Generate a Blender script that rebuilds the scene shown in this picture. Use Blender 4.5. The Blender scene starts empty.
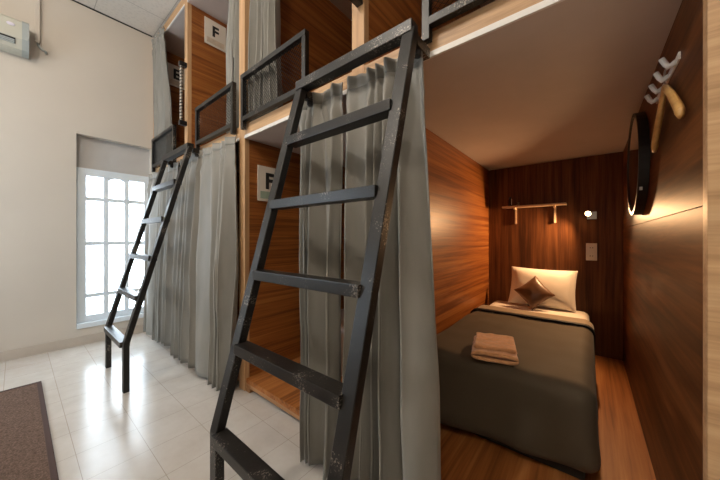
import bpy, bmesh, math, random
from mathutils import Vector, Matrix, noise

S = 1.2                      # every length below is multiplied by this at the end (metres)
random.seed(7)
scn = bpy.context.scene
COL = scn.collection
H = 1.06                     # camera height before scaling

# ------------------------------------------------------------------ materials
def new_mat(name):
    m = bpy.data.materials.new(name); m.use_nodes = True
    nt = m.node_tree; nt.nodes.clear()
    out = nt.nodes.new('ShaderNodeOutputMaterial')
    b = nt.nodes.new('ShaderNodeBsdfPrincipled')
    nt.links.new(b.outputs[0], out.inputs[0])
    return m, nt, b

def node(nt, t, **kw):
    n = nt.nodes.new(t)
    for k, v in kw.items():
        if k in n.inputs: n.inputs[k].default_value = v
        else: setattr(n, k, v)
    return n

def coords(nt, scale=(1, 1, 1), rand=True):
    tc = node(nt, 'ShaderNodeTexCoord')
    mp = node(nt, 'ShaderNodeMapping'); mp.inputs['Scale'].default_value = scale
    if rand:
        oi = node(nt, 'ShaderNodeObjectInfo')
        ad = node(nt, 'ShaderNodeVectorMath', operation='MULTIPLY_ADD')
        cx = node(nt, 'ShaderNodeCombineXYZ')
        for i in range(3): nt.links.new(oi.outputs['Random'], cx.inputs[i])
        nt.links.new(cx.outputs[0], ad.inputs[0]); ad.inputs[1].default_value = (7, 9, 5)
        nt.links.new(tc.outputs['Object'], ad.inputs[2])
        nt.links.new(ad.outputs[0], mp.inputs['Vector'])
    else:
        nt.links.new(tc.outputs['Object'], mp.inputs['Vector'])
    return mp.outputs[0]

def ramp(nt, fac, stops):
    r = node(nt, 'ShaderNodeValToRGB')
    e = r.color_ramp.elements
    while len(e) < len(stops): e.new(0.5)
    for i, (p, c) in enumerate(stops):
        e[i].position = p; e[i].color = (*c, 1)
    nt.links.new(fac, r.inputs['Fac'])
    return r.outputs['Color']

def add_bump(nt, b, h, strength, dist=0.01):
    bp = node(nt, 'ShaderNodeBump', Strength=strength, Distance=dist)
    nt.links.new(h, bp.inputs['Height']); nt.links.new(bp.outputs[0], b.inputs['Normal'])

def wood(name, axis, dark, mid, light, rough=0.4, freq=16.0, along=0.9, spec=0.5, coat=0.0):
    m, nt, b = new_mat(name)
    sc = [freq] * 3; sc['xyz'.index(axis)] = along
    v = coords(nt, sc)
    n1 = node(nt, 'ShaderNodeTexNoise', Scale=1.0, Detail=4.0, Roughness=0.6, Distortion=0.35)
    nt.links.new(v, n1.inputs['Vector'])
    sc2 = [freq * 5] * 3; sc2['xyz'.index(axis)] = along * 3
    v2 = coords(nt, sc2)
    n2 = node(nt, 'ShaderNodeTexNoise', Scale=1.0, Detail=2.0, Roughness=0.5)
    nt.links.new(v2, n2.inputs['Vector'])
    mx = node(nt, 'ShaderNodeMath', operation='MULTIPLY_ADD')
    nt.links.new(n2.outputs['Fac'], mx.inputs[0]); mx.inputs[1].default_value = 0.32
    sb = node(nt, 'ShaderNodeMath', operation='SUBTRACT')
    nt.links.new(n1.outputs['Fac'], sb.inputs[0]); sb.inputs[1].default_value = 0.16
    nt.links.new(sb.outputs[0], mx.inputs[2])
    c = ramp(nt, mx.outputs[0], [(0.33, dark), (0.5, mid), (0.68, light)])
    nt.links.new(c, b.inputs['Base Color'])
    b.inputs['Roughness'].default_value = rough
    b.inputs['Specular IOR Level'].default_value = spec
    b.inputs['Coat Weight'].default_value = coat
    b.inputs['Coat Roughness'].default_value = 0.25
    add_bump(nt, b, n2.outputs['Fac'], 0.06, 0.002)
    return m

def plain(name, col, rough=0.5, metal=0.0, var=0.06, vscale=6.0, bump=0.0, bscale=60.0, sheen=0.0, spec=0.5):
    m, nt, b = new_mat(name)
    v = coords(nt)
    n = node(nt, 'ShaderNodeTexNoise', Scale=vscale, Detail=3.0)
    nt.links.new(v, n.inputs['Vector'])
    lo = tuple(max(0, c * (1 - var)) for c in col); hi = tuple(c * (1 + var) for c in col)
    nt.links.new(ramp(nt, n.outputs['Fac'], [(0.3, lo), (0.7, hi)]), b.inputs['Base Color'])
    b.inputs['Roughness'].default_value = rough; b.inputs['Metallic'].default_value = metal
    b.inputs['Sheen Weight'].default_value = sheen
    b.inputs['Specular IOR Level'].default_value = spec
    if bump:
        n2 = node(nt, 'ShaderNodeTexNoise', Scale=bscale, Detail=3.0)
        nt.links.new(v, n2.inputs['Vector']); add_bump(nt, b, n2.outputs['Fac'], bump, 0.004)
    return m

def worn_metal(name):
    m, nt, b = new_mat(name)
    v = coords(nt)
    n = node(nt, 'ShaderNodeTexNoise', Scale=120.0, Detail=4.0, Roughness=0.7); nt.links.new(v, n.inputs['Vector'])
    n2 = node(nt, 'ShaderNodeTexNoise', Scale=7.0, Detail=3.0); nt.links.new(v, n2.inputs['Vector'])
    ml = node(nt, 'ShaderNodeMath', operation='MULTIPLY')
    nt.links.new(n.outputs['Fac'], ml.inputs[0]); nt.links.new(n2.outputs['Fac'], ml.inputs[1])
    c = ramp(nt, ml.outputs[0], [(0.2, (0.008, 0.007, 0.006)), (0.345, (0.014, 0.012, 0.011)), (0.39, (0.22, 0.19, 0.16))])
    nt.links.new(c, b.inputs['Base Color'])
    b.inputs['Metallic'].default_value = 0.0; b.inputs['Roughness'].default_value = 0.38
    b.inputs['Specular IOR Level'].default_value = 0.42
    add_bump(nt, b, n.outputs['Fac'], 0.15, 0.002)
    return m

def emit(name, col, strength):
    m = bpy.data.materials.new(name); m.use_nodes = True
    nt = m.node_tree; nt.nodes.clear()
    out = nt.nodes.new('ShaderNodeOutputMaterial'); e = nt.nodes.new('ShaderNodeEmission')
    e.inputs[0].default_value = (*col, 1); e.inputs[1].default_value = strength
    nt.links.new(e.outputs[0], out.inputs[0]); return m

M = {}
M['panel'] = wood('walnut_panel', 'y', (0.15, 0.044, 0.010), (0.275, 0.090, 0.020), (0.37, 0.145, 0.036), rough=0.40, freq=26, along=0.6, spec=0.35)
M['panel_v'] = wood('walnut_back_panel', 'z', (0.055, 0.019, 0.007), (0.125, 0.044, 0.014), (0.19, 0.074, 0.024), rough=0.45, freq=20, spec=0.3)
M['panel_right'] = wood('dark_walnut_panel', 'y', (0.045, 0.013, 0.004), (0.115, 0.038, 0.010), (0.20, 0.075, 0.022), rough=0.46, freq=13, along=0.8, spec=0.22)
M['platform'] = wood('platform_wood', 'y', (0.19, 0.062, 0.015), (0.33, 0.115, 0.029), (0.43, 0.175, 0.052), rough=0.5, freq=18, along=0.6, spec=0.25)
M['post_h'] = wood('light_wood', 'x', (0.40, 0.235, 0.115), (0.52, 0.32, 0.165), (0.60, 0.39, 0.215), rough=0.45, freq=26, along=1.5)
M['post'] = wood('light_wood_post', 'z', (0.40, 0.225, 0.11), (0.50, 0.30, 0.15), (0.58, 0.37, 0.20), rough=0.45, freq=24, along=1.2)
M['base'] = wood('base_rail_wood', 'x', (0.22, 0.10, 0.04), (0.36, 0.175, 0.07), (0.45, 0.24, 0.11), rough=0.4, freq=20)
M['shelf'] = wood('shelf_wood', 'x', (0.58, 0.42, 0.26), (0.68, 0.51, 0.34), (0.74, 0.58, 0.41), rough=0.4, freq=24)
M['hanger'] = wood('hanger_wood', 'y', (0.50, 0.26, 0.08), (0.62, 0.34, 0.11), (0.70, 0.42, 0.16), rough=0.3, freq=30)
M['soffit'] = plain('white_laminate_soffit', (0.56, 0.485, 0.44), rough=0.6, var=0.03)
M['strip'] = plain('white_aluminium_strip', (0.72, 0.70, 0.67), rough=0.35, var=0.03)
M['wall'] = plain('beige_wall_paint', (0.57, 0.52, 0.455), rough=0.75, var=0.03, vscale=1.5, bump=0.05, bscale=90)
M['niche'] = plain('grey_niche_paint', (0.47, 0.46, 0.45), rough=0.6, var=0.03)
M['base_trim'] = plain('taupe_skirting_tile', (0.50, 0.44, 0.375), rough=0.35, var=0.06)
M['white_paint'] = plain('white_window_paint', (0.70, 0.77, 0.83), rough=0.35, var=0.02)
M['metal'] = worn_metal('worn_black_metal')
M['black'] = plain('black_satin', (0.012, 0.011, 0.011), rough=0.4)
M['ac'] = plain('ac_ivory_plastic', (0.47, 0.46, 0.39), rough=0.35, var=0.02)
M['ac_side'] = plain('ac_grey_plastic', (0.33, 0.36, 0.355), rough=0.4, var=0.02)
M['white'] = plain('white_plastic', (0.86, 0.83, 0.78), rough=0.35, var=0.02)
M['sheet'] = plain('white_cotton', (0.74, 0.69, 0.62), rough=0.8, var=0.03, bump=0.15, bscale=25)
M['duvet'] = plain('olive_brown_duvet', (0.072, 0.055, 0.034), rough=0.75, var=0.08, vscale=3, sheen=0.06, bump=0.12, bscale=18, spec=0.3)
M['duvet_band'] = plain('tan_duvet_band', (0.26, 0.20, 0.13), rough=0.7, var=0.06, sheen=0.2)
M['piping'] = plain('black_piping', (0.008, 0.007, 0.006), rough=0.6)
M['satin'] = plain('brown_satin', (0.105, 0.047, 0.020), rough=0.36, var=0.1, sheen=0.08)
M['towel'] = plain('peach_terry', (0.66, 0.35, 0.165), rough=0.95, var=0.15, vscale=40, bump=0.9, bscale=140, sheen=0.5, spec=0.1)
M['base_and_shadow'] = plain('dark_base_and_shadow', (0.02, 0.017, 0.014), rough=0.7)  # bed base; also colours the painted shadow strip under the ceiling
M['ink'] = plain('black_ink', (0.015, 0.013, 0.012), rough=0.6)
M['sign'] = plain('cream_sign_card', (0.70, 0.64, 0.56), rough=0.5, var=0.04)
M['sign_green'] = plain('pale_green_print', (0.33, 0.42, 0.33), rough=0.5, var=0.12, vscale=25)
M['sign_tan'] = plain('pale_tan_print', (0.58, 0.47, 0.36), rough=0.5, var=0.12, vscale=25)
M['steel'] = plain('brushed_steel', (0.6, 0.58, 0.55), rough=0.3, metal=1.0, var=0.03)
M['bulb'] = emit('warm_bulb', (1.0, 0.62, 0.30), 60.0)
M['dark_glass'] = plain('dark_bottle', (0.02, 0.018, 0.016), rough=0.15)
M['badge'] = plain('badge_silver', (0.66, 0.62, 0.72), rough=0.3)
M['pale_strip'] = plain('pale_rope', (0.45, 0.40, 0.34), rough=0.7)

def curtain_mat():
    m, nt, b = new_mat('grey_curtain_cloth')
    v = coords(nt, (1, 1, 0.25))
    n = node(nt, 'ShaderNodeTexNoise', Scale=14.0, Detail=4.0); nt.links.new(v, n.inputs['Vector'])
    nt.links.new(ramp(nt, n.outputs['Fac'], [(0.3, (0.20, 0.192, 0.170)), (0.7, (0.235, 0.226, 0.202))]), b.inputs['Base Color'])
    b.inputs['Roughness'].default_value = 0.5; b.inputs['Sheen Weight'].default_value = 0.15
    b.inputs['Specular IOR Level'].default_value = 0.45
    w = node(nt, 'ShaderNodeTexNoise', Scale=300.0, Detail=1.0); nt.links.new(v, w.inputs['Vector'])
    add_bump(nt, b, w.outputs['Fac'], 0.05, 0.001)
    return m
M['curtain'] = curtain_mat()

def floor_mat():
    m, nt, b = new_mat('cream_floor_tiles')
    tc = node(nt, 'ShaderNodeTexCoord')
    mp = node(nt, 'ShaderNodeMapping'); mp.inputs['Location'].default_value = (0.025 * S, 0.055 * S, 0)
    nt.links.new(tc.outputs['Object'], mp.inputs['Vector'])
    br = node(nt, 'ShaderNodeTexBrick', Scale=1.0)
    br.offset = 0.0; br.squash = 1.0
    br.inputs['Brick Width'].default_value = 0.24 * S; br.inputs['Row Height'].default_value = 0.24 * S
    br.inputs['Mortar Size'].default_value = 0.0018; br.inputs['Mortar Smooth'].default_value = 0.3
    br.inputs['Color1'].default_value = (0.575, 0.54, 0.495, 1); br.inputs['Color2'].default_value = (0.555, 0.515, 0.47, 1)
    br.inputs['Mortar'].default_value = (0.38, 0.33, 0.28, 1)
    nt.links.new(mp.outputs[0], br.inputs['Vector'])
    n = node(nt, 'ShaderNodeTexNoise', Scale=5.0, Detail=6.0, Roughness=0.65); nt.links.new(mp.outputs[0], n.inputs['Vector'])
    mx = node(nt, 'ShaderNodeMix', data_type='RGBA', blend_type='MULTIPLY'); mx.inputs[0].default_value = 1.0
    nt.links.new(br.outputs['Color'], mx.inputs[6])
    nt.links.new(ramp(nt, n.outputs['Fac'], [(0.35, (0.90, 0.88, 0.86)), (0.65, (1, 1, 1))]), mx.inputs[7])
    nt.links.new(mx.outputs[2], b.inputs['Base Color'])
    b.inputs['Roughness'].default_value = 0.2; b.inputs['Specular IOR Level'].default_value = 0.42
    add_bump(nt, b, br.outputs['Fac'], -0.15, 0.002)
    return m
M['floor'] = floor_mat()

def ceil_mat():
    m, nt, b = new_mat('white_ceiling_boards')
    tc = node(nt, 'ShaderNodeTexCoord')
    br = node(nt, 'ShaderNodeTexBrick', Scale=1.0); br.offset = 0.0
    br.inputs['Brick Width'].default_value = 0.6; br.inputs['Row Height'].default_value = 0.6
    br.inputs['Mortar Size'].default_value = 0.004
    br.inputs['Color1'].default_value = (0.68, 0.65, 0.60, 1); br.inputs['Color2'].default_value = (0.68, 0.65, 0.60, 1)
    br.inputs['Mortar'].default_value = (0.42, 0.40, 0.37, 1)
    nt.links.new(tc.outputs['Object'], br.inputs['Vector'])
    v = node(nt, 'ShaderNodeTexVoronoi', Scale=28.0); nt.links.new(tc.outputs['Object'], v.inputs['Vector'])
    mx = node(nt, 'ShaderNodeMix', data_type='RGBA', blend_type='MULTIPLY'); mx.inputs[0].default_value = 1.0
    nt.links.new(br.outputs['Color'], mx.inputs[6])
    nt.links.new(ramp(nt, v.outputs['Distance'], [(0.1, (0.9, 0.9, 0.9)), (0.5, (1, 1, 1))]), mx.inputs[7])
    nt.links.new(mx.outputs[2], b.inputs['Base Color']); b.inputs['Roughness'].default_value = 0.8
    add_bump(nt, b, v.outputs['Distance'], 0.3, 0.004)
    return m
M['ceiling'] = ceil_mat()

def glass_mat(name, tint, refl=0.06):
    m = bpy.data.materials.new(name); m.use_nodes = True
    nt = m.node_tree; nt.nodes.clear()
    out = nt.nodes.new('ShaderNodeOutputMaterial')
    t = nt.nodes.new('ShaderNodeBsdfTransparent'); t.inputs[0].default_value = (*tint, 1)
    g = nt.nodes.new('ShaderNodeBsdfGlossy'); g.inputs['Roughness'].default_value = 0.03
    mx = nt.nodes.new('ShaderNodeMixShader'); mx.inputs[0].default_value = refl
    nt.links.new(t.outputs[0], mx.inputs[1]); nt.links.new(g.outputs[0], mx.inputs[2]); nt.links.new(mx.outputs[0], out.inputs[0])
    return m
M['glass'] = glass_mat('window_glass', (0.97, 0.98, 0.98))
M['cup_glass'] = glass_mat('drinking_glass', (0.75, 0.72, 0.68), 0.25)

def mirror_mat():
    m, nt, b = new_mat('mirror_silver')
    b.inputs['Base Color'].default_value = (0.8, 0.78, 0.75, 1); b.inputs['Metallic'].default_value = 1.0
    b.inputs['Roughness'].default_value = 0.04
    return m
M['mirror'] = mirror_mat()

def rug_mat():
    m, nt, b = new_mat('brown_loop_rug')
    v = coords(nt)
    n = node(nt, 'ShaderNodeTexNoise', Scale=95.0, Detail=3.0, Roughness=0.8); nt.links.new(v, n.inputs['Vector'])
    nt.links.new(ramp(nt, n.outputs['Fac'], [(0.3, (0.06, 0.038, 0.028)), (0.7, (0.22, 0.145, 0.11))]), b.inputs['Base Color'])
    b.inputs['Roughness'].default_value = 0.95; b.inputs['Specular IOR Level'].default_value = 0.1
    add_bump(nt, b, n.outputs['Fac'], 1.0, 0.006)
    return m
M['rug'] = rug_mat()
M['rug_edge'] = plain('dark_rug_binding', (0.06, 0.032, 0.026), rough=0.9)

# ------------------------------------------------------------------ mesh helpers
def quad(bm, vs): return bm.faces.new([bm.verts.new(v) for v in vs])

def box(bm, x0, x1, y0, y1, z0, z1, bev=0.0):
    r = bmesh.ops.create_cube(bm, size=1.0)
    vs = r['verts']
    for v in vs:
        v.co = Vector(((x0 + x1) / 2 + v.co.x * (x1 - x0), (y0 + y1) / 2 + v.co.y * (y1 - y0), (z0 + z1) / 2 + v.co.z * (z1 - z0)))
    if bev:
        es = list({e for v in vs for e in v.link_edges})
        bmesh.ops.bevel(bm, geom=es, offset=bev, segments=2, affect='EDGES', profile=0.7)
    return bm

def bx(*a, **k):
    bm = bmesh.new(); box(bm, *a, **k); return bm

def sweep(bm, pts, prof, up=Vector((0, 0, 1)), closed=False, scales=None, caps=True):
    """sweep a 2-D profile [(side, up)] along 3-D points"""
    pts = [Vector(p) for p in pts]; n = len(pts); rings = []
    for i, p in enumerate(pts):
        a = pts[(i - 1) % n] if (closed or i > 0) else p
        b = pts[(i + 1) % n] if (closed or i < n - 1) else p
        t = (b - a).normalized()
        sd = t.cross(up)
        if sd.length < 1e-5: sd = t.cross(Vector((0, 1, 0)))
        sd.normalize(); u2 = sd.cross(t).normalized()
        # mitre
        k = 1.0
        if 0 < i < n - 1 or closed:
            t1 = (p - a).normalized(); k = 1.0 / max(0.4, t1.dot(t))
        s = scales[i] if scales else 1.0
        rings.append([bm.verts.new(p + sd * (x * s) + u2 * (y * s * k)) for x, y in prof])
    m = len(prof)
    for i in range(n if closed else n - 1):
        r0, r1 = rings[i], rings[(i + 1) % n]
        for j in range(m):
            bm.faces.new([r0[j], r0[(j + 1) % m], r1[(j + 1) % m], r1[j]])
    if caps and not closed:
        bm.faces.new(rings[0][::-1]); bm.faces.new(rings[-1])
    return bm

def circ(r, n=10, ry=None):
    return [(r * math.cos(2 * math.pi * i / n), (ry or r) * math.sin(2 * math.pi * i / n)) for i in range(n)]
def rect(w, h): return [(-w / 2, -h / 2), (w / 2, -h / 2), (w / 2, h / 2), (-w / 2, h / 2)]

def tube(pts, r, n=10, **k):
    bm = bmesh.new(); sweep(bm, pts, circ(r, n), **k); return bm

def lathe(axis_pt, axis, prof, n=24):
    """prof = [(radius, distance along axis)]"""
    bm = bmesh.new(); a = Vector(axis).normalized()
    u = a.cross(Vector((0, 0, 1)));
    if u.length < 1e-4: u = Vector((1, 0, 0))
    u.normalize(); w = a.cross(u)
    rings = []
    for r, d in prof:
        c = Vector(axis_pt) + a * d
        rings.append([bm.verts.new(c + (u * math.cos(2 * math.pi * i / n) + w * math.sin(2 * math.pi * i / n)) * max(r, 1e-5)) for i in range(n)])
    for r0, r1 in zip(rings, rings[1:]):
        for i in range(n): bm.faces.new([r0[i], r0[(i + 1) % n], r1[(i + 1) % n], r1[i]])
    bm.faces.new(rings[0][::-1]); bm.faces.new(rings[-1])
    bmesh.ops.recalc_face_normals(bm, faces=bm.faces); return bm

def rounded_grid(x0, x1, y0, y1, z0, z1, r, nx=40, ny=50, nz=14, disp=None):
    """dense rounded box"""
    bm = bmesh.new()
    def face(o, du, dv, nu, nv):
        vs = [[bm.verts.new(o + du * (i / nu) + dv * (j / nv)) for j in range(nv + 1)] for i in range(nu + 1)]
        for i in range(nu):
            for j in range(nv): bm.faces.new([vs[i][j], vs[i + 1][j], vs[i + 1][j + 1], vs[i][j + 1]])
    o = Vector((x0, y0, z0)); X = Vector((x1 - x0, 0, 0)); Y = Vector((0, y1 - y0, 0)); Z = Vector((0, 0, z1 - z0))
    face(o, X, Y, nx, ny); face(o + Z, X, Y, nx, ny)
    face(o, X, Z, nx, nz); face(o + Y, X, Z, nx, nz)
    face(o, Y, Z, ny, nz); face(o + X, Y, Z, ny, nz)
    bmesh.ops.remove_doubles(bm, verts=bm.verts, dist=1e-5)
    lo = Vector((x0 + r, y0 + r, z0 + r)); hi = Vector((x1 - r, y1 - r, z1 - r))
    for v in bm.verts:
        q = Vector([min(max(v.co[i], lo[i]), hi[i]) for i in range(3)])
        d = v.co - q
        if d.length > 1e-7: v.co = q + d.normalized() * r
        if disp: v.co = disp(v.co.copy())
    bmesh.ops.recalc_face_normals(bm, faces=bm.faces)
    return bm

# ------------------------------------------------------------------ object helpers
WLOC = {}                    # world location of each object's frame
def link_mesh(name, bm, mat, loc, parent=None, smooth=False, recalc=True):
    if recalc: bmesh.ops.recalc_face_normals(bm, faces=bm.faces)
    bmesh.ops.translate(bm, verts=bm.verts, vec=-Vector(loc))
    me = bpy.data.meshes.new(name); bm.to_mesh(me); bm.free()
    me.materials.append(mat)
    if smooth:
        for p in me.polygons: p.use_smooth = True
    o = bpy.data.objects.new(name, me); COL.objects.link(o)
    if parent: o.parent = parent
    else: o.location = loc
    WLOC[o.name] = Vector(loc)
    return o

def props(o, label=None, cat=None, group=None, kind=None):
    if label: o['label'] = label
    if cat: o['category'] = cat
    if group: o['group'] = group
    if kind: o['kind'] = kind
    return o

def thing(name, loc, label, cat, group=None):
    o = bpy.data.objects.new(name, None); COL.objects.link(o); o.location = loc
    o.empty_display_size = 0.1; WLOC[o.name] = Vector(loc)
    return props(o, label, cat, group)

def part(name, bm, mat, parent, smooth=False, label=None, recalc=True):
    o = link_mesh(name, bm, mat, WLOC[parent.name], parent, smooth, recalc)
    if label: o['label'] = label
    return o

def solo(name, bm, mat, label, cat, group=None, smooth=False, recalc=True):
    xs = [v.co for v in bm.verts]
    mn = Vector([min(v[i] for v in xs) for i in range(3)]); mx = Vector([max(v[i] for v in xs) for i in range(3)])
    o = link_mesh(name, bm, mat, ((mn.x + mx.x) / 2, (mn.y + mx.y) / 2, mn.z), None, smooth, recalc)
    return props(o, label, cat, group)

def struct(name, bm, mat, parent=None, smooth=False):
    if parent: return part(name, bm, mat, parent, smooth)
    o = link_mesh(name, bm, mat, (0, 0, 0), None, smooth)
    return props(o, kind='structure')

def autosmooth(o):
    for p in o.data.polygons: p.use_smooth = True
    try: o.data.set_sharp_from_angle(angle=math.radians(35))
    except Exception: pass

def copy_tree(o, dx, label, group=None):
    c = o.copy(); COL.objects.link(c); c.location.x += dx; c['label'] = label
    if group: c['group'] = group
    def rec(src, dst):
        for ch in list(src.children):
            d = ch.copy(); COL.objects.link(d); d.parent = dst; rec(ch, d)
    rec(o, c)
    return c

# ------------------------------------------------------------------ room shell
XL, XR, YB, YF, ZC = -3.9, 2.2, -1.6, 3.25, 3.38
struct('floor', bx(XL - 0.15, XR, YB, YF, -0.06, 0.0), M['floor'])
struct('ceiling', bx(XL - 0.15, XR, YB, YF, ZC, ZC + 0.06), M['ceiling'])
WY0, WY1, WZ0, WZ1 = 0.375, 0.985, 0.165, 2.09
bm = bmesh.new()
box(bm, XL - 0.15, XL, YB, WY0, 0, ZC); box(bm, XL - 0.15, XL, WY1, YF, 0, ZC)
box(bm, XL - 0.15, XL, WY0, WY1, 0, WZ0); box(bm, XL - 0.15, XL, WY0, WY1, WZ1, ZC)
struct('wall_left', bm, M['wall'])
struct('trim_1', bx(XL - 0.14, XL - 0.075, WY0, WY1, 1.765, WZ1), M['niche'])     # panel over the window
VX0, VX1, VZ0, VZ1 = -3.45, -2.55, 0.75, 2.15            # window added out of view, for cool daylight on floor and ladders
bm = bmesh.new()
box(bm, XL - 0.15, VX0, YB - 0.1, YB, 0, ZC); box(bm, VX1, XR, YB - 0.1, YB, 0, ZC)
box(bm, VX0, VX1, YB - 0.1, YB, 0, VZ0); box(bm, VX0, VX1, YB - 0.1, YB, VZ1, ZC)
struct('wall_back', bm, M['wall'])
added_win = bpy.data.objects.new('added_window_2', None); COL.objects.link(added_win); added_win.location = ((VX0 + VX1) / 2, YB - 0.05, VZ0); WLOC['added_window_2'] = Vector(added_win.location); added_win['kind'] = 'structure'
bm = bmesh.new()
box(bm, VX0, VX0 + 0.05, YB - 0.07, YB - 0.03, VZ0, VZ1, 0.004); box(bm, VX1 - 0.05, VX1, YB - 0.07, YB - 0.03, VZ0, VZ1, 0.004)
box(bm, VX0 + 0.049, VX1 - 0.049, YB - 0.069, YB - 0.031, VZ0, VZ0 + 0.05, 0.004); box(bm, VX0 + 0.049, VX1 - 0.049, YB - 0.069, YB - 0.031, VZ1 - 0.05, VZ1, 0.004)
box(bm, (VX0 + VX1) / 2 - 0.015, (VX0 + VX1) / 2 + 0.015, YB - 0.068, YB - 0.032, VZ0 + 0.049, VZ1 - 0.049, 0.004)
part('frame', bm, M['white_paint'], added_win)
part('pane', bx(VX0 + 0.05, VX1 - 0.05, YB - 0.052, YB - 0.048, VZ0 + 0.05, VZ1 - 0.05), M['glass'], added_win)
struct('wall_right', bx(XR, XR + 0.1, YB, YF, 0, ZC), M['wall'])
struct('wall_front', bx(XL - 0.15, XR, YF, YF + 0.1, 0, ZC), M['wall'])
struct('baseboard_left', bx(XL, XL + 0.012, YB, 0.985, 0, 0.088), M['base_trim'])
struct('shadow_strip', bx(XL, XL + 0.012, YB, 0.99, ZC - 0.009, ZC), M['base_and_shadow'])          # dark strip drawn in as the shadow line below the ceiling

# window
win = bpy.data.objects.new('window_1', None); COL.objects.link(win); win.location = (XL - 0.06, (WY0 + WY1) / 2, WZ0); WLOC['window_1'] = Vector(win.location); win['kind'] = 'structure'
fx0, fx1 = XL - 0.085, XL - 0.03
bm = bmesh.new()
fy0, fy1, fz0, fz1 = WY0 + 0.004, WY1 - 0.002, 0.215, 1.765
box(bm, fx0, fx1, fy0, fy0 + 0.07, fz0, fz1, 0.006); box(bm, fx0, fx1, fy1 - 0.06, fy1, fz0, fz1, 0.006)
box(bm, fx0 + .001, fx1 - .001, fy0 + 0.068, fy1 - 0.058, fz0, fz0 + 0.065, 0.004); box(bm, fx0 + .001, fx1 - .001, fy0 + 0.068, fy1 - 0.058, fz1 - 0.075, fz1, 0.004)
part('frame', bm, M['white_paint'], win)
bm = bmesh.new()
ya, yb = fy0 + 0.07, fy1 - 0.06; za, zb = fz0 + 0.065, fz1 - 0.075
wy = (yb - ya - 2 * 0.04) / 3.0
for k in (1, 2):
    c = ya + k * wy + (k - 0.5) * 0.04
    box(bm, fx0 + 0.012, fx1 - 0.008, c - 0.02, c + 0.02, za, zb, 0.004)
for z in (0.474, 1.005, 1.46):
    box(bm, fx0 + 0.014, fx1 - 0.010, ya, yb, z - 0.02, z + 0.02, 0.004)
# arched head over the middle column
c0, c1 = ya + wy + 0.04, ya + 2 * wy + 0.04
pts = [(c0 + (c1 - c0) * i / 12, zb - 0.028 * (abs(i / 6 - 1) ** 2.5)) for i in range(13)]
for (p, q) in zip(pts, pts[1:]):
    vs = [bm.verts.new((x, y, z)) for x in (fx0 + 0.014, fx1 - 0.010) for (y, z) in (p, q, (q[0], zb + 0.001), (p[0], zb + 0.001))]
    for f in ((0, 1, 2, 3), (4, 5, 6, 7), (0, 1, 5, 4), (3, 2, 6, 7)):
        try: bm.faces.new([vs[i] for i in f])
        except Exception: pass
part('glazing_bar', bm, M['white_paint'], win)
part('pane', bx(XL - 0.060, XL - 0.056, ya, yb, za, zb), M['glass'], win)
part('sill', bx(XL - 0.14, XL + 0.018, WY0 + 0.002, WY1 - 0.002, WZ0, 0.213, 0.005), M['white_paint'], win)

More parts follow.
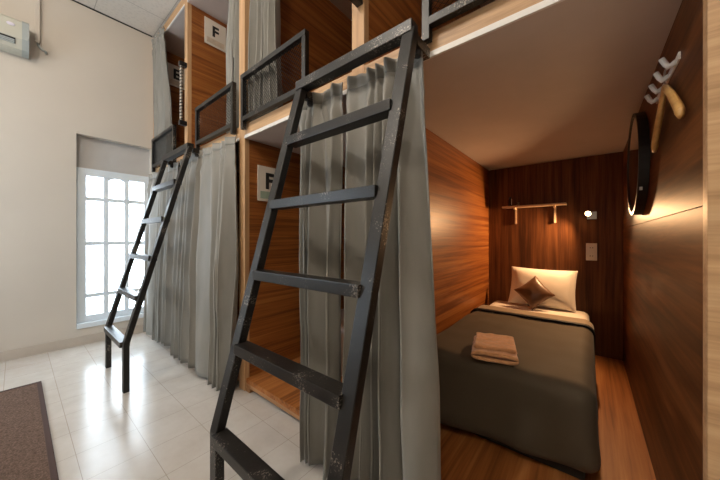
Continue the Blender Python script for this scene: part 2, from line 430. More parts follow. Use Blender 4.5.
# ------------------------------------------------------------------ bunk bays
FY = 1.0                      # front plane of the bunks
YBK = 3.05                    # inside face of the back panels
ZP, ZS0, ZS1 = 0.085, 1.748, 1.845
ZT0, ZT1 = 3.235, 3.345
POSTS = [(-3.893, -3.815), (-2.940, -2.870), (-1.921, -1.845), (-0.865, -0.792), (0.210, 0.285)]
BAYS = ['tall two-storey bunk bay against the window wall, grey curtain closed below',
        'two-storey bunk bay with a white F sign upstairs and closed grey curtain below',
        'two-storey bunk bay behind the near black ladder, lower berth half open',
        'rightmost two-storey walnut bunk bay with the lamp-lit made bed below']
def bay(i):
    xl, xr = POSTS[i][1], POSTS[i + 1][0]
    pl = POSTS[i][0]
    t = thing('bunk_bay', ((xl + xr) / 2, FY, 0), BAYS[i], 'bunk bed', 'row of two-storey bunk bays')
    e = 0.001
    part('post', bx(pl, xl, FY, FY + 0.035, 0, ZT1, 0.002), M['post'], t)
    pm = M['panel']
    part('side_panel', bx(pl + 0.025, xl - e, FY + 0.035, YBK, 0.0, ZS0), pm, t)
    part('side_panel', bx(pl + 0.025, xl - e, FY + 0.035, YBK, ZS0 + 0.0955, ZT1), pm, t)
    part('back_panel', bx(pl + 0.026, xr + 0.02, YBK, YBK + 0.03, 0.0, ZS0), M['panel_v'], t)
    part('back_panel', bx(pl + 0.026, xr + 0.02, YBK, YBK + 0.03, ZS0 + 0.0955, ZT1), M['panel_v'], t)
    part('ceiling_panel', bx(xl, xr, FY + 0.0065, YBK, ZS0 + 0.002, ZS0 + 0.012), M['soffit'], t)
    part('ceiling_panel', bx(xl, xr, FY + 0.0065, YBK, ZT0 + 0.002, ZT0 + 0.012), M['soffit'], t)
    part('upper_floor', bx(xl, xr, FY + 0.03, YBK, ZS0 + 0.021, ZS1), M['platform'], t)
    part('fascia', bx(xl, xr, FY + 0.002, FY + 0.03, ZS0 + 0.024, ZS1, 0.0015), M['post_h'], t)
    part('fascia', bx(xl, xr, FY + 0.002, FY + 0.03, ZT0 + 0.024, ZT1, 0.0015), M['post_h'], t)
    for z in (ZS0, ZT0):
        bm = bmesh.new()
        box(bm, xl, xr, FY - 0.004, FY + 0.006, z, z + 0.012, 0.001); box(bm, xl, xr, FY + 0.0, FY + 0.03, z + 0.0125, z + 0.024)
        part('edge_strip', bm, M['strip'], t, label='white metal edge strip')
    part('platform', bx(xl, xr, FY + 0.012, YBK, ZP - 0.03, ZP), M['platform'], t)
    part('base_rail', bx(xl, xr, FY + 0.012, FY + 0.04, 0.028, ZP - 0.031, 0.002), M['base'], t)
    part('foot', bx(xl + 0.004, xl + 0.05, FY + 0.008, FY + 0.055, 0, 0.029, 0.002), M['base'], t)
    if i == 3:
        pr0, pr1 = POSTS[4]
        part('post', bx(pr0, pr1, FY, FY + 0.035, 0, ZT1, 0.002), M['post_h'], t)
        bm = bmesh.new()
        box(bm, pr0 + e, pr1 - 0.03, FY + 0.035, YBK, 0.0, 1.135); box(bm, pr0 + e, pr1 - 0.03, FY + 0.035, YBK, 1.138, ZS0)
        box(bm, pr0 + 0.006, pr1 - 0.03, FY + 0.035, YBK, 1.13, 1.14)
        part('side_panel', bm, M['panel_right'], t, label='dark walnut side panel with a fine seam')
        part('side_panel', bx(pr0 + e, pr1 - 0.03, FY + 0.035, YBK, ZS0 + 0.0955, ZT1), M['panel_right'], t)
    return t
for i in range(4): bay(i)

# ------------------------------------------------------------------ guard rails
def guard(x0, x1, label):
    y0, y1, z0, z1, w = 0.962, 0.992, 1.848, 2.165, 0.03
    t = thing('guard_rail', ((x0 + x1) / 2, 0.977, z0), label, 'guard rail', 'black mesh guard rails of the upper berths')
    bm = bmesh.new()
    box(bm, x0, x1, y0, y1, z1 - w, z1, 0.002); box(bm, x0 + w - .001, x1 - w + .001, y0, y1, z0, z0 + w, 0.002)
    box(bm, x0, x0 + w, y0 + .001, y1 - .001, z0 - 0.05, z1 - w, 0.002); box(bm, x1 - w, x1, y0 + .001, y1 - .001, z0 - 0.05, z1 - w, 0.002)
    part('frame', bm, M['metal'], t)
    # expanded-metal mesh: diamond lattice made solid with a wireframe
    bm = bmesh.new(); p = 0.0145; q = 0.0115
    nx = int((x1 - x0 - 2 * w) / p); nz = int((z1 - z0 - 2 * w) / q)
    sx = (x1 - x0 - 2 * w) / nx; sz = (z1 - z0 - 2 * w) / nz
    V = {}
    def gv(i, j):
        if (i, j) not in V: V[(i, j)] = bm.verts.new((x0 + w + i * sx, 0.977, z0 + w + j * sz))
        return V[(i, j)]
    for i in range(1, nx):
        for j in range(1, nz):
            if (i + j) % 2: bm.faces.new([gv(i - 1, j), gv(i, j - 1), gv(i + 1, j), gv(i, j + 1)])
    o = part('mesh_panel', bm, M['metal'], t, recalc=False)
    wf = o.modifiers.new('wire', 'WIREFRAME'); wf.thickness = 0.0032 * S; wf.use_even_offset = False
    return t
guard(-3.81, -3.125, 'black mesh guard rail beside the window wall, upstairs')
guard(-2.60, -1.945, 'black mesh guard rail below the F sign, upstairs')
guard(-1.835, -1.160, 'black mesh guard rail directly left of the near ladder top')
guard(-0.487, 0.200, 'black guard rail right of the near ladder, cut by the top edge')

# ------------------------------------------------------------------ ladders
def ladder(x0, x1, label):
    yb_, zb_, yt, zt = 0.478, 0.332, 0.878, 1.785
    w, d = 0.034, 0.048
    t = thing('bunk_ladder', ((x0 + x1) / 2, yb_, 0), label, 'ladder', 'black metal bunk ladders')
    for x in (x0 + w / 2, x1 - w / 2):
        bm = bmesh.new()
        sweep(bm, [(x, yb_, 0.002), (x, yb_, zb_), (x, yt, zt)], rect(w, d), up=Vector((1, 0, 0)))
        # swap: profile side axis is along y/z, up axis along x
        bmesh.ops.bevel(bm, geom=list(bm.edges), offset=0.0025, segments=1, affect='EDGES')
        part('rail', bm, M['metal'], t)
        bm = bmesh.new(); box(bm, x - w / 2, x + w / 2, yt + 0.02, 0.9985, zt - 0.04, zt - 0.002, 0.002)
        part('top_bracket', bm, M['metal'], t)
        bm = lathe((x, 0.93, zt - 0.062), (0, 0, 1), [(0.012, 0), (0.015, 0.004), (0.015, 0.02)], 12)
        part('bolt', bm, M['black'], t)
    box_x0, box_x1 = x0 + w, x1 - w
    for z in RUNGS:
        f = (z - zb_) / (zt - zb_); y = yb_ + (yt - yb_) * f
        bm = bmesh.new(); box(bm, box_x0, box_x1, y - 0.029, y + 0.029, z - 0.020, z + 0.018, 0.003)
        part('rung', bm, M['metal'], t)
    bm = bmesh.new(); box(bm, x0, x1, yt - 0.024, yt + 0.024, zt - 0.012, zt + 0.03, 0.003)
    part('top_bar', bm, M['metal'], t)
    return t
RUNGS = [0.325, 0.630, 0.910, 1.205, 1.500]
ladder(-1.100, -0.470, 'large black metal ladder in the foreground leaning on the bunk front')
ladder(-3.07, -2.455, 'smaller distant black ladder standing in front of the bright window')

# grab handles on the posts behind the ladders
def grab(x, label, dz=0.0):
    t = thing('grab_handle', (x, 0.995, 2.12), label, 'handle', 'grab handles on the bunk posts')
    n = 24
    part('grip', tube([(x, 0.955, 2.11 + dz + 0.55 * i / 10) for i in range(11)], 0.011, 10, up=Vector((1, 0, 0))), M['pale_strip'], t, True, label='pale wrapped grip')
    pts = [(x + 0.0115 * math.cos(i * 0.75), 0.955 + 0.0115 * math.sin(i * 0.75), 2.12 + dz + 0.53 * i / 150) for i in range(151)]
    part('wrap', tube(pts, 0.004, 5), M['black'], t, True, label='black spiral wrap')
    for z in (2.115 + dz, 2.655 + dz):
        bm = bmesh.new(); box(bm, x - 0.018, x + 0.018, 0.938, 0.999, z - 0.02, z + 0.02, 0.004)
        part('bracket', bm, M['black'], t, label='black bracket')
grab(-2.893, 'upright grab handle with black brackets on the post near the E sign')
grab(-0.815, 'grab handle at the top edge above the near ladder', 0.03)

# ------------------------------------------------------------------ curtains
def curtain(x0, x1, zt, zb, yt, yb_, n, seed, label, bx0=None, bx1=None, amp=0.028, head=0.06, group='grey curtains of the lower berths', topamp=0.5, thick=0.004):
    rnd = random.Random(seed)
    bx0 = x0 if bx0 is None else bx0; bx1 = x1 if bx1 is None else bx1
    nu, nv = n * 14, 40
    ph = [rnd.uniform(-0.22, 0.22) for _ in range(n + 2)]
    am = [rnd.uniform(0.7, 1.2) for _ in range(n + 2)]
    def pos(u, v):
        # v: 0 top .. 1 bottom
        k = min(n - 1e-6, max(0.0, u * n + 0.45 * math.sin(u * 7.3 + seed) * math.sin(math.pi * u) + 0.14 * math.sin(u * 17.0 + 2 * seed) * math.sin(math.pi * u))); i = int(min(k, n - 1e-6)); f = k - i
        sm = f * f * (3 - 2 * f)
        a = am[i] * (1 - sm) + am[i + 1] * sm
        p = ph[i] * (1 - sm) + ph[i + 1] * sm
        e = v ** 0.8
        xa = x0 + (x1 - x0) * u; xb = bx0 + (bx1 - bx0) * u
        x = xa + (xb - xa) * e
        A = amp * a * (topamp + (1.25 - topamp) * min(1, v * 1.8))
        if v < 0.09: A *= 0.45 + 0.55 * (abs(v - 0.045) / 0.045) ** 1.5
        th = 2 * math.pi * (k + p * (0.4 + v) + 0.16 * math.sin(2.6 * v + seed + 5 * u))
        s = math.sin(th)
        y = yt + (yb_ - yt) * e - A * (s)
        y += 0.014 * noise.noise(Vector((x * 8, v * 3, seed))) + (0.012 * noise.noise(Vector((u * n * 2.7, v * 22, seed))) if v < 0.12 else 0)
        x += 0.22 * A * math.sin(2 * th) * (0.4 + 0.6 * v) + 0.010 * noise.noise(Vector((x * 7, v * 5, seed + 9.1))) * v
        z = zt + (zb - zt) * v
        if v < 0.02: z += 0.010 * noise.noise(Vector((u * n * 2.3, 1.7, seed)))
        if v > 0.97: z += 0.010 * math.sin(2 * math.pi * u * 1.3 + seed)
        return Vector((x, y, z))
    def sheet(v0, v1, rows):
        bm = bmesh.new()
        g = [[bm.verts.new(pos(i / nu, v0 + (v1 - v0) * j / rows)) for j in range(rows + 1)] for i in range(nu + 1)]
        for i in range(nu):
            for j in range(rows): bm.faces.new([g[i][j], g[i + 1][j], g[i + 1][j + 1], g[i][j + 1]])
        return bm
    vh = head / (zt - zb)
    t = thing('curtain', ((x0 + x1) / 2, yt, zb), label, 'curtain', group)
    for nm, bm in (('cloth', sheet(vh, 1, nv)), ('heading', sheet(0, vh, 3))):
        o = part(nm, bm, M['curtain'], t, True, recalc=False)
        sd = o.modifiers.new('thickness', 'SOLIDIFY'); sd.thickness = thick * S; sd.offset = 0
    return t
curtain(-0.855, -0.480, 1.782, 0.02, 0.952, 0.905, 5, 3, 'grey curtain drawn aside between near ladder and open lit berth', bx0=-0.845, bx1=-0.405, amp=0.034)
curtain(-1.205, -0.882, 1.784, 0.02, 0.952, 0.88, 4, 11, 'narrow gathered grey curtain seen through the near ladder rungs', bx0=-1.06, bx1=-0.865, amp=0.034)
curtain(-2.90, -1.900, 1.770, 0.03, 0.952, 0.90, 9, 5, 'wide closed grey curtain left of the half-open lower berth', bx0=-2.87, bx1=-1.85, amp=0.040)
curtain(-3.80, -2.93, 1.770, 0.04, 0.952, 0.915, 7, 8, 'bluish closed grey curtain beside the window, behind the far ladder', bx0=-3.76, bx1=-2.93, amp=0.040)
UG = 'grey curtains of the upper berths'
curtain(-1.835, -1.50, 3.20, 1.86, 1.045, 1.045, 5, 21, 'pale grey upper curtain gathered behind the mesh guard, left of near ladder', amp=0.030, group=UG)
curtain(-2.16, -1.935, 3.20, 1.86, 1.045, 1.045, 3, 22, 'narrow upper curtain between the F sign and the tall post', amp=0.030, group=UG)
curtain(-3.80, -3.42, 3.26, 1.90, 0.965, 1.035, 4, 23, 'upper curtain hanging against the window wall near the ceiling', amp=0.030, group=UG)

# ------------------------------------------------------------------ signs
def letter_bm(ch, h):
    cu = bpy.data.curves.new('letter', 'FONT'); cu.body = ch; cu.size = 1.0; cu.extrude = 0.01; cu.offset = 0.035
    ob = bpy.data.objects.new('letter_tmp', cu); COL.objects.link(ob)
    dg = bpy.context.evaluated_depsgraph_get(); me = bpy.data.meshes.new_from_object(ob.evaluated_get(dg))
    bm = bmesh.new(); bm.from_mesh(me); bpy.data.objects.remove(ob); bpy.data.meshes.remove(me)
    xs = [v.co.x for v in bm.verts]; ys = [v.co.y for v in bm.verts]
    s = h / (max(ys) - min(ys)); cx = (max(xs) + min(xs)) / 2; cy = (max(ys) + min(ys)) / 2
    for v in bm.verts: v.co = Vector(((v.co.x - cx) * s, (v.co.y - cy) * s, v.co.z))
    return bm
def sign(x, y0, y1, z0, z1, ch, label, foot, lh=0.115):
    t = thing('letter_sign', (x, (y0 + y1) / 2, z0), label, 'sign', 'letter signs on the bunk panels')
    part('plate', bx(x + 0.0005, x + 0.008, y0, y1, z0, z1, 0.002), M['sign'], t)
    hh = 0.28 * (z1 - z0)
    part('print', bx(x + 0.008, x + 0.0086, y0 + 0.02, y1 - 0.02, z0 + 0.018, z0 + hh), M[foot], t, label='faint printed band along the bottom')
    bm = letter_bm(ch, lh)
    for v in bm.verts:
        v.co = Vector((x + 0.0095 + v.co.z * 0.1, (y0 + y1) / 2 + v.co.x, (z0 + z1) / 2 + 0.022 + v.co.y))
    part('letter', bm, M['ink'], t, label='black capital letter')
sign(-2.870, 1.146, 1.352, 2.945, 3.195, 'F', 'white square sign with black letter F on upper walnut panel', 'sign_tan', 0.105)
sign(-1.845, 1.095, 1.290, 1.330, 1.585, 'F', 'white sign with black F and greenish foot, behind the near ladder', 'sign_green', 0.12)
sign(-3.815, 1.10, 1.33, 2.86, 3.11, 'E', 'white sign with black letter E in the farthest upper berth', 'sign_tan', 0.12)

# ------------------------------------------------------------------ lit berth: bed
BX0, BX1, BY0, BY1 = -0.735, 0.008, 1.405, 3.02
t = thing('bed', ((BX0 + BX1) / 2, BY0, ZP), 'low single bed with white sheet in the lamp-lit berth', 'bed')
part('bed_base', bx(BX0 + 0.03, BX1 - 0.02, BY0 + 0.03, BY1, ZP + 0.001, ZP + 0.12, 0.01), M['base_and_shadow'], t)
part('mattress', rounded_grid(BX0 + 0.005, BX1 - 0.004, BY0 + 0.02, BY1, ZP + 0.121, 0.452, 0.05, 20, 30, 8), M['sheet'], t, True)
def duv(co):
    w = noise.noise(Vector((co.x * 3.2, co.y * 3.2, co.z * 5)))
    w2 = noise.noise(Vector((co.x * 9, co.y * 7, co.z * 4 + 3)))
    c = co.copy()
    if c.z > 0.40:
        c.z += 0.010 * w + 0.004 * w2
    else:
        k = min(1, (0.40 - c.z) / 0.2)
        c.y -= k * (0.012 * w + 0.008 * math.sin(c.x * 21 + 2 * w)) if c.y < BY0 + 0.04 else 0
        if c.y < BY0 + 0.1: c.y -= k * 0.10 * max(0.0, -c.x - 0.05)
        if c.x > -0.05: c.x += k * (0.010 * w2 + 0.006)
    return c
def shell(bm, cut):
    bad = [f for f in bm.faces if cut(f.calc_center_median())]
    bmesh.ops.delete(bm, geom=bad, context='FACES'); return bm
bm = rounded_grid(BX0 - 0.02, BX1 + 0.016, BY0 - 0.02, 2.60, ZP + 0.035, 0.472, 0.06, 50, 70, 22, disp=duv)
shell(bm, lambda c: c.z < ZP + 0.05 or c.y > 2.40)
dv = solo('duvet', bm, M['duvet'], 'dark olive brown duvet draped over the lamp-lit bed', 'duvet', smooth=True)
sd = dv.modifiers.new('thickness', 'SOLIDIFY'); sd.thickness = 0.008 * S; sd.offset = -1
bm = rounded_grid(BX0 - 0.024, BX1 + 0.020, BY0, 2.80, ZP + 0.10, 0.480, 0.06, 50, 140, 16)
shell(bm, lambda c: c.y < 2.415 or c.y > 2.57 or c.z < ZP + 0.13)
o = part('turned_edge', bm, M['duvet_band'], dv, True, label='tan turned-back band')
sd = o.modifiers.new('thickness', 'SOLIDIFY'); sd.thickness = 0.010 * S; sd.offset = -1
bm = rounded_grid(BX0 - 0.028, BX1 + 0.024, BY0, 2.80, ZP + 0.10, 0.486, 0.06, 50, 140, 16)
shell(bm, lambda c: c.y < 2.375 or c.y > 2.415 or c.z < ZP + 0.10)
o = part('piping', bm, M['piping'], dv, True, label='black piping along the fold')
sd = o.modifiers.new('thickness', 'SOLIDIFY'); sd.thickness = 0.012 * S; sd.offset = -1

def pillow_bm(w, h, t, pinch=0.07, n=28, flange=0.0):
    bm = bmesh.new(); side = []
    for sgn in (1, -1):
        g = []
        for i in range(n + 1):
            row = []
            for j in range(n + 1):
                u = -1 + 2 * i / n; v = -1 + 2 * j / n
                x = w / 2 * u * (1 - pinch * (1 - v * v)); y = h / 2 * v * (1 - pinch * (1 - u * u))
                uu = min(1, abs(u) / (1 - flange)); vv = min(1, abs(v) / (1 - flange))
                z = sgn * (t / 2 * ((1 - uu ** 2.4) * (1 - vv ** 2.4)) ** 0.55 + 0.002)
                z += 0.004 * noise.noise(Vector((u * 2.3, v * 2.3, sgn))) * (1 - uu ** 4) * (1 - vv ** 4)
                row.append(bm.verts.new((x, y, z)))
            g.append(row)
        side.append(g)
        for i in range(n):
            for j in range(n):
                f = [g[i][j], g[i + 1][j], g[i + 1][j + 1], g[i][j + 1]]
                bm.faces.new(f if sgn > 0 else f[::-1])
    A, B = side
    for k in range(n):
        for (p, q) in (((k, 0), (k + 1, 0)), ((k + 1, n), (k, n)), ((0, k + 1), (0, k)), ((n, k), (n, k + 1))):
            bm.faces.new([B[p[0]][p[1]], B[q[0]][q[1]], A[q[0]][q[1]], A[p[0]][p[1]]])
    return bm
def pose(bm, loc, rx, rz, roll=0):
    # roll in its own plane, lean by rx about x, turn rz about z
    m = Matrix.Translation(loc) @ Matrix.Rotation(rz, 4, 'Z') @ Matrix.Rotation(rx, 4, 'X') @ Matrix.Rotation(roll, 4, 'Z')
    bmesh.ops.transform(bm, matrix=m, verts=bm.verts); return bm
bm = pose(pillow_bm(0.50, 0.345, 0.13, 0.05, 30, 0.07), (-0.325, 2.925, 0.625), math.radians(68), 0, math.radians(-1))
solo('pillow', bm, M['sheet'], 'white bed pillow leaning on the back panel', 'pillow', smooth=True)
bm = pose(pillow_bm(0.215, 0.215, 0.085, 0.09, 24), (-0.365, 2.795, 0.595), math.radians(66), math.radians(4), math.radians(45 - 3))
solo('cushion', bm, M['satin'], 'small brown satin cushion set as a diamond on the white pillow', 'cushion', smooth=True)

# towel : a flattened roll with an open end, plus an upper fold
def towel():
    cx, cy, z0 = -0.372, 1.525, 0.482
    W, D = 0.20, 0.26
    bm = bmesh.new(); nr, nd = 44, 14
    def ring(w, h, a):
        x = math.copysign(abs(math.cos(a)) ** 0.55, math.cos(a)) * w / 2
        z = math.copysign(abs(math.sin(a)) ** 0.9, math.sin(a)) * h / 2
        return x, z
    outer, inner = [], []
    for j in range(nd + 1):
        f = j / nd; ro, ri = [], []
        for i in range(nr):
            a = 2 * math.pi * i / nr
            x, z = ring(W, 0.040, a); xi, zi = ring(W - 0.02, 0.012, a)
            y = -D / 2 + D * f
            nz = 0.003 * noise.noise(Vector((x * 30, y * 30, z * 60)))
            ro.append(bm.verts.new((x + nz * 2, y + 0.006 * noise.noise(Vector((x * 20, 3, z * 40))), z + nz + 0.02)))
            ri.append(bm.verts.new((xi, y + 0.002, zi + 0.02)))
        outer.append(ro); inner.append(ri)
    for j in range(nd):
        for i in range(nr):
            k = (i + 1) % nr
            bm.faces.new([outer[j][i], outer[j][k], outer[j + 1][k], outer[j + 1][i]])
            bm.faces.new([inner[j][k], inner[j][i], inner[j + 1][i], inner[j + 1][k]])
    for i in range(nr):
        k = (i + 1) % nr
        bm.faces.new([outer[0][k], outer[0][i], inner[0][i], inner[0][k]])
        bm.faces.new([outer[nd][i], outer[nd][k], inner[nd][k], inner[nd][i]])
    fold = rounded_grid(-W / 2 + 0.012, W / 2 - 0.004, -D / 2 + 0.05, D / 2 + 0.012, 0.034, 0.052, 0.0085, 24, 24, 5,
                        disp=lambda c: c + Vector((0.003 * noise.noise(c * 40), 0.004 * noise.noise(c * 35 + Vector((5, 0, 0))), 0.003 * noise.noise(c * 30))))
    R = Matrix.Translation((cx, cy, z0)) @ Matrix.Rotation(math.radians(14), 4, 'Z')
    bmesh.ops.transform(bm, matrix=R, verts=bm.verts); bmesh.ops.transform(fold, matrix=R, verts=fold.verts)
    t = solo('towel', bm, M['towel'], 'folded peach towel lying on the brown duvet', 'towel', smooth=True)
    part('top_fold', fold, M['towel'], t, True)
towel()

# wall shelf with brackets
t = thing('wall_shelf', (-0.40, YBK, 1.33), 'thin pale wooden shelf with two brackets on the back panel', 'shelf')
part('board', bx(-0.645, -0.150, YBK - 0.115, YBK - 0.001, 1.345, 1.361, 0.002), M['shelf'], t)
for x in (-0.545, -0.235):
    bm = bmesh.new()
    box(bm, x - 0.008, x + 0.008, YBK - 0.100, YBK - 0.001, 1.330, 1.3445, 0.002)
    box(bm, x - 0.008, x + 0.008, YBK - 0.016, YBK - 0.001, 1.195, 1.332, 0.002)
    part('bracket', bm, M['shelf'], t)
t = thing('bottle', (-0.585, YBK - 0.06, 1.3615), 'small dark bottle on the left end of the shelf', 'bottle')
part('body', lathe((-0.585, YBK - 0.06, 1.3615), (0, 0, 1), [(0.016, 0), (0.018, 0.004), (0.018, 0.055), (0.010, 0.066), (0.009, 0.07)], 20), M['dark_glass'], t, True)
part('cap', lathe((-0.585, YBK - 0.06, 1.4315), (0, 0, 1), [(0.011, 0), (0.011, 0.018), (0.009, 0.02)], 20), M['black'], t)
part('spout', bx(-0.571, -0.566, YBK - 0.085, YBK - 0.079, 1.375, 1.43, 0.001), M['white'], t, label='pale strip on the bottle')
bm = lathe((-0.515, YBK - 0.06, 1.3615), (0, 0, 1), [(0.014, 0), (0.018, 0.036), (0.0165, 0.036), (0.0125, 0.004)], 20)
solo('drinking_glass', bm, M['cup_glass'], 'tiny clear glass beside the dark bottle on the shelf', 'glass', smooth=True)

# reading lamp
LX, LZ = 0.005, 1.262
t = thing('reading_lamp', (LX, YBK, LZ), 'small lit reading lamp on the back panel above the socket', 'lamp')
part('wall_plate', bx(LX - 0.018, LX + 0.045, YBK - 0.012, YBK - 0.001, LZ - 0.045, LZ + 0.018, 0.003), M['steel'], t)
part('arm', tube([(LX, YBK - 0.01, LZ - 0.01), (LX - 0.002, YBK - 0.03, LZ), (LX - 0.004, YBK - 0.045, LZ + 0.004)], 0.006, 8), M['steel'], t, True)
part('lamp_head', lathe((LX - 0.003, YBK - 0.040, LZ + 0.008), (-0.35, -1, -0.35), [(0.012, 0), (0.016, 0.01), (0.021, 0.028), (0.019, 0.028), (0.012, 0.012)], 20), M['steel'], t, True)
hd = Vector((-0.35, -1, -0.35)).normalized()
bp = Vector((LX - 0.003, YBK - 0.040, LZ + 0.008)) + hd * 0.026
bm = bmesh.new(); bmesh.ops.create_uvsphere(bm, u_segments=16, v_segments=10, radius=0.017); bmesh.ops.translate(bm, verts=bm.verts, vec=bp)
part('bulb', bm, M['bulb'], t, True, label='glowing warm bulb')
LAMP = bp + hd * 0.03

# double socket
t = thing('wall_socket', (0.018, YBK, 0.87), 'white double wall socket below the reading lamp', 'socket')
part('plate', bx(-0.020, 0.052, YBK - 0.012, YBK - 0.001, 0.872, 1.016, 0.004), M['white'], t)
for z in (0.91, 0.978):
    f = part('socket_face', lathe((0.016, YBK - 0.012, z), (0, -1, 0), [(0.022, 0), (0.022, 0.002), (0.018, 0.002), (0.017, 0.0005)], 20), M['white'], t)
    bm = bmesh.new()
    for dx in (-0.008, 0.008): bmesh.ops.create_cone(bm, cap_ends=True, segments=8, radius1=0.0035, radius2=0.0035, depth=0.003, matrix=Matrix.Translation((0.016 + dx, YBK - 0.0145, z)) @ Matrix.Rotation(math.pi / 2, 4, 'X'))
    part('pin_hole', bm, M['ink'], f)

# hook rack on the right panel
RX = POSTS[4][0] + 0.001
t = thing('hook_rack', (RX, 1.42, 1.585), 'white rack of four coat hooks on the right walnut panel', 'hook rack')
part('plate', bx(RX - 0.006, RX - 0.0005, 1.24, 1.60, 1.590, 1.612, 0.002), M['white'], t)
for i in range(4):
    y = 1.275 + 0.097 * i
    pts = [(RX - 0.004, y, 1.600), (RX - 0.014, y, 1.592), (RX - 0.020, y, 1.589), (RX - 0.026, y, 1.597), (RX - 0.036, y, 1.620)]
    bm = bmesh.new(); sweep(bm, pts, circ(0.0078, 10, 0.0062), up=Vector((0, 1, 0)))
    part('hook', bm, M['white'], t, True)

# coat hanger on the rack
hy, hx = 1.355, RX - 0.016
t = thing('coat_hanger', (hx, hy, 1.38), 'pale wooden coat hanger hanging from the white hook rack', 'hanger')
pts = [(hx, hy, 1.545)] + [(hx, hy + 0.020 * math.sin(a), 1.592 - 0.022 * math.cos(a)) for a in [math.pi * k / 8 for k in range(0, 11)]]
part('hook_wire', tube(pts, 0.0025, 8, up=Vector((1, 0, 0))), M['steel'], t, True, label='steel hook')
bm = bmesh.new()
pts, sc = [], []
for i in range(33):
    u = -1 + i / 16
    yy = hy + u * 0.205; zz = 1.555 - 0.150 * abs(u) ** 1.15 - (0.012 if abs(u) > 0.9 else 0) * ((abs(u) - 0.9) / 0.1)
    pts.append((hx, yy, zz)); sc.append((1.0 + 0.25 * abs(u)) * (1 if abs(u) < 0.97 else 0.6))
sweep(bm, pts, circ(0.013, 12, 0.0085), up=Vector((1, 0, 0)), scales=sc)
part('shoulder_bar', bm, M['hanger'], t, True)

# round mirror on the right panel
mc = Vector((RX - 0.001, 2.03, 1.437)); R0 = 0.25
t = thing('wall_mirror', (mc.x, mc.y, mc.z - R0), 'round black-framed mirror on the right walnut panel', 'mirror')
bm = bmesh.new()
ring = [(mc.x - 0.0185, mc.y + R0 * math.cos(a), mc.z + R0 * math.sin(a)) for a in [2 * math.pi * k / 48 for k in range(48)]]
sweep(bm, ring, rect(0.016, 0.036), up=Vector((1, 0, 0)), closed=True)
part('frame', bm, M['black'], t, False)
part('mirror_glass', lathe((mc.x - 0.012, mc.y, mc.z), (-1, 0, 0), [(R0 - 0.007, 0), (R0 - 0.007, 0.020)], 48), M['mirror'], t)
part('strap_clip', bx(mc.x - 0.030, mc.x - 0.020, 1.815, 1.820, 1.28, 1.33), M['steel'], t, label='small bright clip on the frame edge')

# bed in the half-open berth behind the curtain
t = thing('bed', (-1.30, 1.50, ZP), 'brown covered bed foot glimpsed behind the narrow gathered curtain', 'bed')
bm = rounded_grid(-1.62, -0.88, 1.42, 3.02, ZP + 0.002, 0.46, 0.07, 24, 40, 12)
part('mattress', bm, M['sheet'], t, True)
bm = rounded_grid(-1.635, -0.872, 1.40, 2.6, ZP + 0.003, 0.474, 0.07, 30, 40, 14)
shell(bm, lambda c: c.z < ZP + 0.02 or c.y > 2.45)
o = part('cover', bm, M['satin'], t, True, label='brown cover'); sd = o.modifiers.new('thickness', 'SOLIDIFY'); sd.thickness = 0.006 * S; sd.offset = -1

# ------------------------------------------------------------------ air conditioner and pipe cover on the window wall
ay0, ay1, az0, az1 = -0.62, 0.072, 2.665, 2.925
t = thing('air_conditioner', (XL, (ay0 + ay1) / 2, az0), 'ivory split air conditioner high on the window wall', 'air conditioner')
prof = [(0.0, az1), (0.125, az1 - 0.005), (0.155, az1 - 0.03), (0.16, az0 + 0.085), (0.115, az0 + 0.012), (0.09, az0), (0.0, az0)]
def extr(prof, y0, y1, mat, name, **k):
    bm = bmesh.new()
    a = [bm.verts.new((XL + 0.001 + x, y0, z)) for x, z in prof]; b = [bm.verts.new((XL + 0.001 + x, y1, z)) for x, z in prof]
    n = len(prof)
    for i in range(n): bm.faces.new([a[i], a[(i + 1) % n], b[(i + 1) % n], b[i]])
    bm.faces.new(a[::-1]); bm.faces.new(b)
    return part(name, bm, mat, t, **k)
extr(prof, ay0 + 0.03, ay1 - 0.04, M['ac'], 'housing')
for y0, y1 in ((ay0, ay0 + 0.03), (ay1 - 0.04, ay1)):
    extr([(x * 1.04 + (0.0 if x == 0 else 0.003), z) for x, z in prof], y0, y1, M['ac_side'], 'end_cap', label='grey end cap')
# outlet slot with louver blades on the sloping lower front
def slope(f): return (XL + 0.001 + 0.16 + (0.115 - 0.16) * f, az0 + 0.085 + (0.012 - 0.085) * f)
bm = bmesh.new()
x0_, z0_ = slope(0.08); x1_, z1_ = slope(0.62)
vs = [bm.verts.new(v) for v in ((x0_ + 0.002, ay0 + 0.04, z0_), (x0_ + 0.002, ay1 - 0.075, z0_), (x1_ + 0.002, ay1 - 0.075, z1_), (x1_ + 0.002, ay0 + 0.04, z1_))]
f = bm.faces.new(vs); r = bmesh.ops.extrude_face_region(bm, geom=[f]); bmesh.ops.translate(bm, verts=[v for v in r['geom'] if isinstance(v, bmesh.types.BMVert)], vec=(-0.004, 0, 0.003))
part('air_outlet', bm, M['ink'], t, label='dark air outlet slot')
for fr in (0.30, 0.44, 0.58):
    x, z = slope(fr)
    part('louver', bx(x - 0.002, x + 0.008, ay0 + 0.045, ay1 - 0.08, z - 0.004, z + 0.004, 0.001), M['ac_side'], t)
bm = bmesh.new(); bmesh.ops.create_uvsphere(bm, u_segments=16, v_segments=8, radius=1)
bmesh.ops.transform(bm, matrix=Matrix.Translation((XL + 0.161, -0.028, az0 + 0.185)) @ Matrix.Diagonal((0.004, 0.024, 0.014, 1)), verts=bm.verts)
part('badge', bm, M['badge'], t, True, label='small pale oval badge')
pc = solo('pipe_cover', bx(XL + 0.001, XL + 0.03, 0.108, 0.138, 2.835, ZC - 0.01, 0.003), M['wall'], 'narrow vertical pipe cover on the wall beside the air conditioner', 'pipe cover')
bm = bmesh.new()
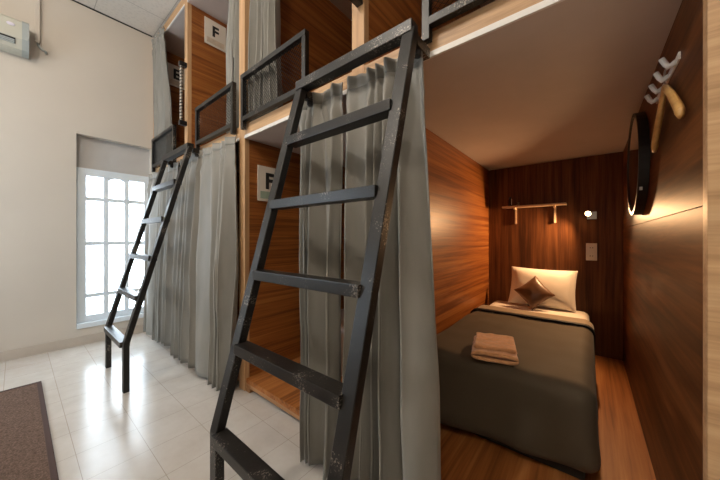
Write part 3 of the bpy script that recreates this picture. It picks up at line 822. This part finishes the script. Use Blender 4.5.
sweep(bm, [(XL + 0.012, 0.125, 2.834), (XL + 0.013, 0.132, 2.805), (XL + 0.014, 0.155, 2.785), (XL + 0.013, 0.172, 2.78), (XL + 0.012, 0.178, 2.76)], circ(0.009, 8), up=Vector((1, 0, 0)))
part('pipe_end', bm, M['ac_side'], pc, True, label='bent grey pipe end')

# ------------------------------------------------------------------ rug
t = thing('rug', (-1.9, -0.25, 0), 'brown flat rug on the pale tiled floor, left', 'rug')
part('pile', bx(-3.10, -0.9, -0.62, 0.100, 0.001, 0.010, 0.003), M['rug'], t)
bm = bmesh.new()
box(bm, -3.115, -0.885, 0.095, 0.118, 0.001, 0.012, 0.003); box(bm, -3.115, -0.885, -0.640, -0.617, 0.001, 0.012, 0.003)
box(bm, -3.118, -3.095, -0.64, 0.118, 0.001, 0.012, 0.003); box(bm, -0.905, -0.882, -0.64, 0.118, 0.001, 0.012, 0.003)
part('binding', bm, M['rug_edge'], t, label='darker bound edge')

# ------------------------------------------------------------------ scale everything to metres
for me in {o.data for o in COL.objects if o.type == 'MESH'}:
    me.transform(Matrix.Scale(S, 4))
for o in COL.objects:
    o.location = o.location * S

# ------------------------------------------------------------------ light
def area(name, loc, rot, sx, sy, power, col):
    l = bpy.data.lights.new(name, 'AREA'); l.shape = 'RECTANGLE'; l.size = sx; l.size_y = sy; l.energy = power; l.color = col
    o = bpy.data.objects.new(name, l); COL.objects.link(o); o.location = Vector(loc) * S; o.rotation_euler = rot
    return o
def globe(loc, power, col):
    l = bpy.data.lights.new('ceiling_lamp', 'POINT'); l.energy = power; l.color = col; l.shadow_soft_size = 0.13
    o = bpy.data.objects.new('ceiling_lamp', l); COL.objects.link(o); o.location = Vector(loc) * S
globe((-1.35, -0.85, 3.10), 68, (1.0, 0.91, 0.80))
globe((-2.9, -0.75, 3.10), 12, (1.0, 0.93, 0.85))
globe((0.3, -0.85, 3.10), 38, (1.0, 0.89, 0.76))
pw = area('window_portal', (XL - 0.16, (WY0 + WY1) / 2, (WZ0 + 1.765) / 2), (0, math.radians(-90), 0), 1.65 * S, 0.66 * S, 1, (1, 1, 1))
pw.data.cycles.is_portal = True
pw2 = area('window_portal', ((VX0 + VX1) / 2, YB - 0.11, (VZ0 + VZ1) / 2), (math.radians(90), 0, 0), (VX1 - VX0) * S, (VZ1 - VZ0) * S, 1, (1, 1, 1))  # portal of the added, unseen window
pw2.data.cycles.is_portal = True
l = bpy.data.lights.new('lamp_glow', 'SPOT'); l.energy = 54; l.color = (1.0, 0.56, 0.26); l.shadow_soft_size = 0.02
l.spot_size = math.radians(146); l.spot_blend = 0.7
o = bpy.data.objects.new('lamp_glow', l); COL.objects.link(o); o.location = LAMP * S
o.rotation_euler = Vector((-0.68, -0.60, -0.48)).to_track_quat('-Z', 'Y').to_euler()

w = bpy.data.worlds.new('world'); scn.world = w; w.use_nodes = True
bg = w.node_tree.nodes['Background']; bg.inputs[0].default_value = (0.78, 0.89, 1.0, 1); bg.inputs[1].default_value = 10.0

# ------------------------------------------------------------------ camera
cd = bpy.data.cameras.new('camera'); cam = bpy.data.objects.new('camera', cd); COL.objects.link(cam)
cam.location = (0, 0, H * S)
cam.rotation_euler = (math.radians(90), 0, math.asin(0.63218))
cd.sensor_width = 36; cd.lens = 280.67 / 720 * 36; cd.shift_y = -2 / 720; cd.clip_start = 0.02
scn.camera = cam
vs = scn.view_settings
vs.view_transform = 'Standard'; vs.look = 'None'; vs.gamma = 1.0; vs.use_curve_mapping = False
vs.exposure = 0.5
scn.cycles.max_bounces = 8; scn.cycles.diffuse_bounces = 5; scn.cycles.transparent_max_bounces = 16
scn.cycles.use_denoising = True
scn.cycles.sample_clamp_indirect = 6.0
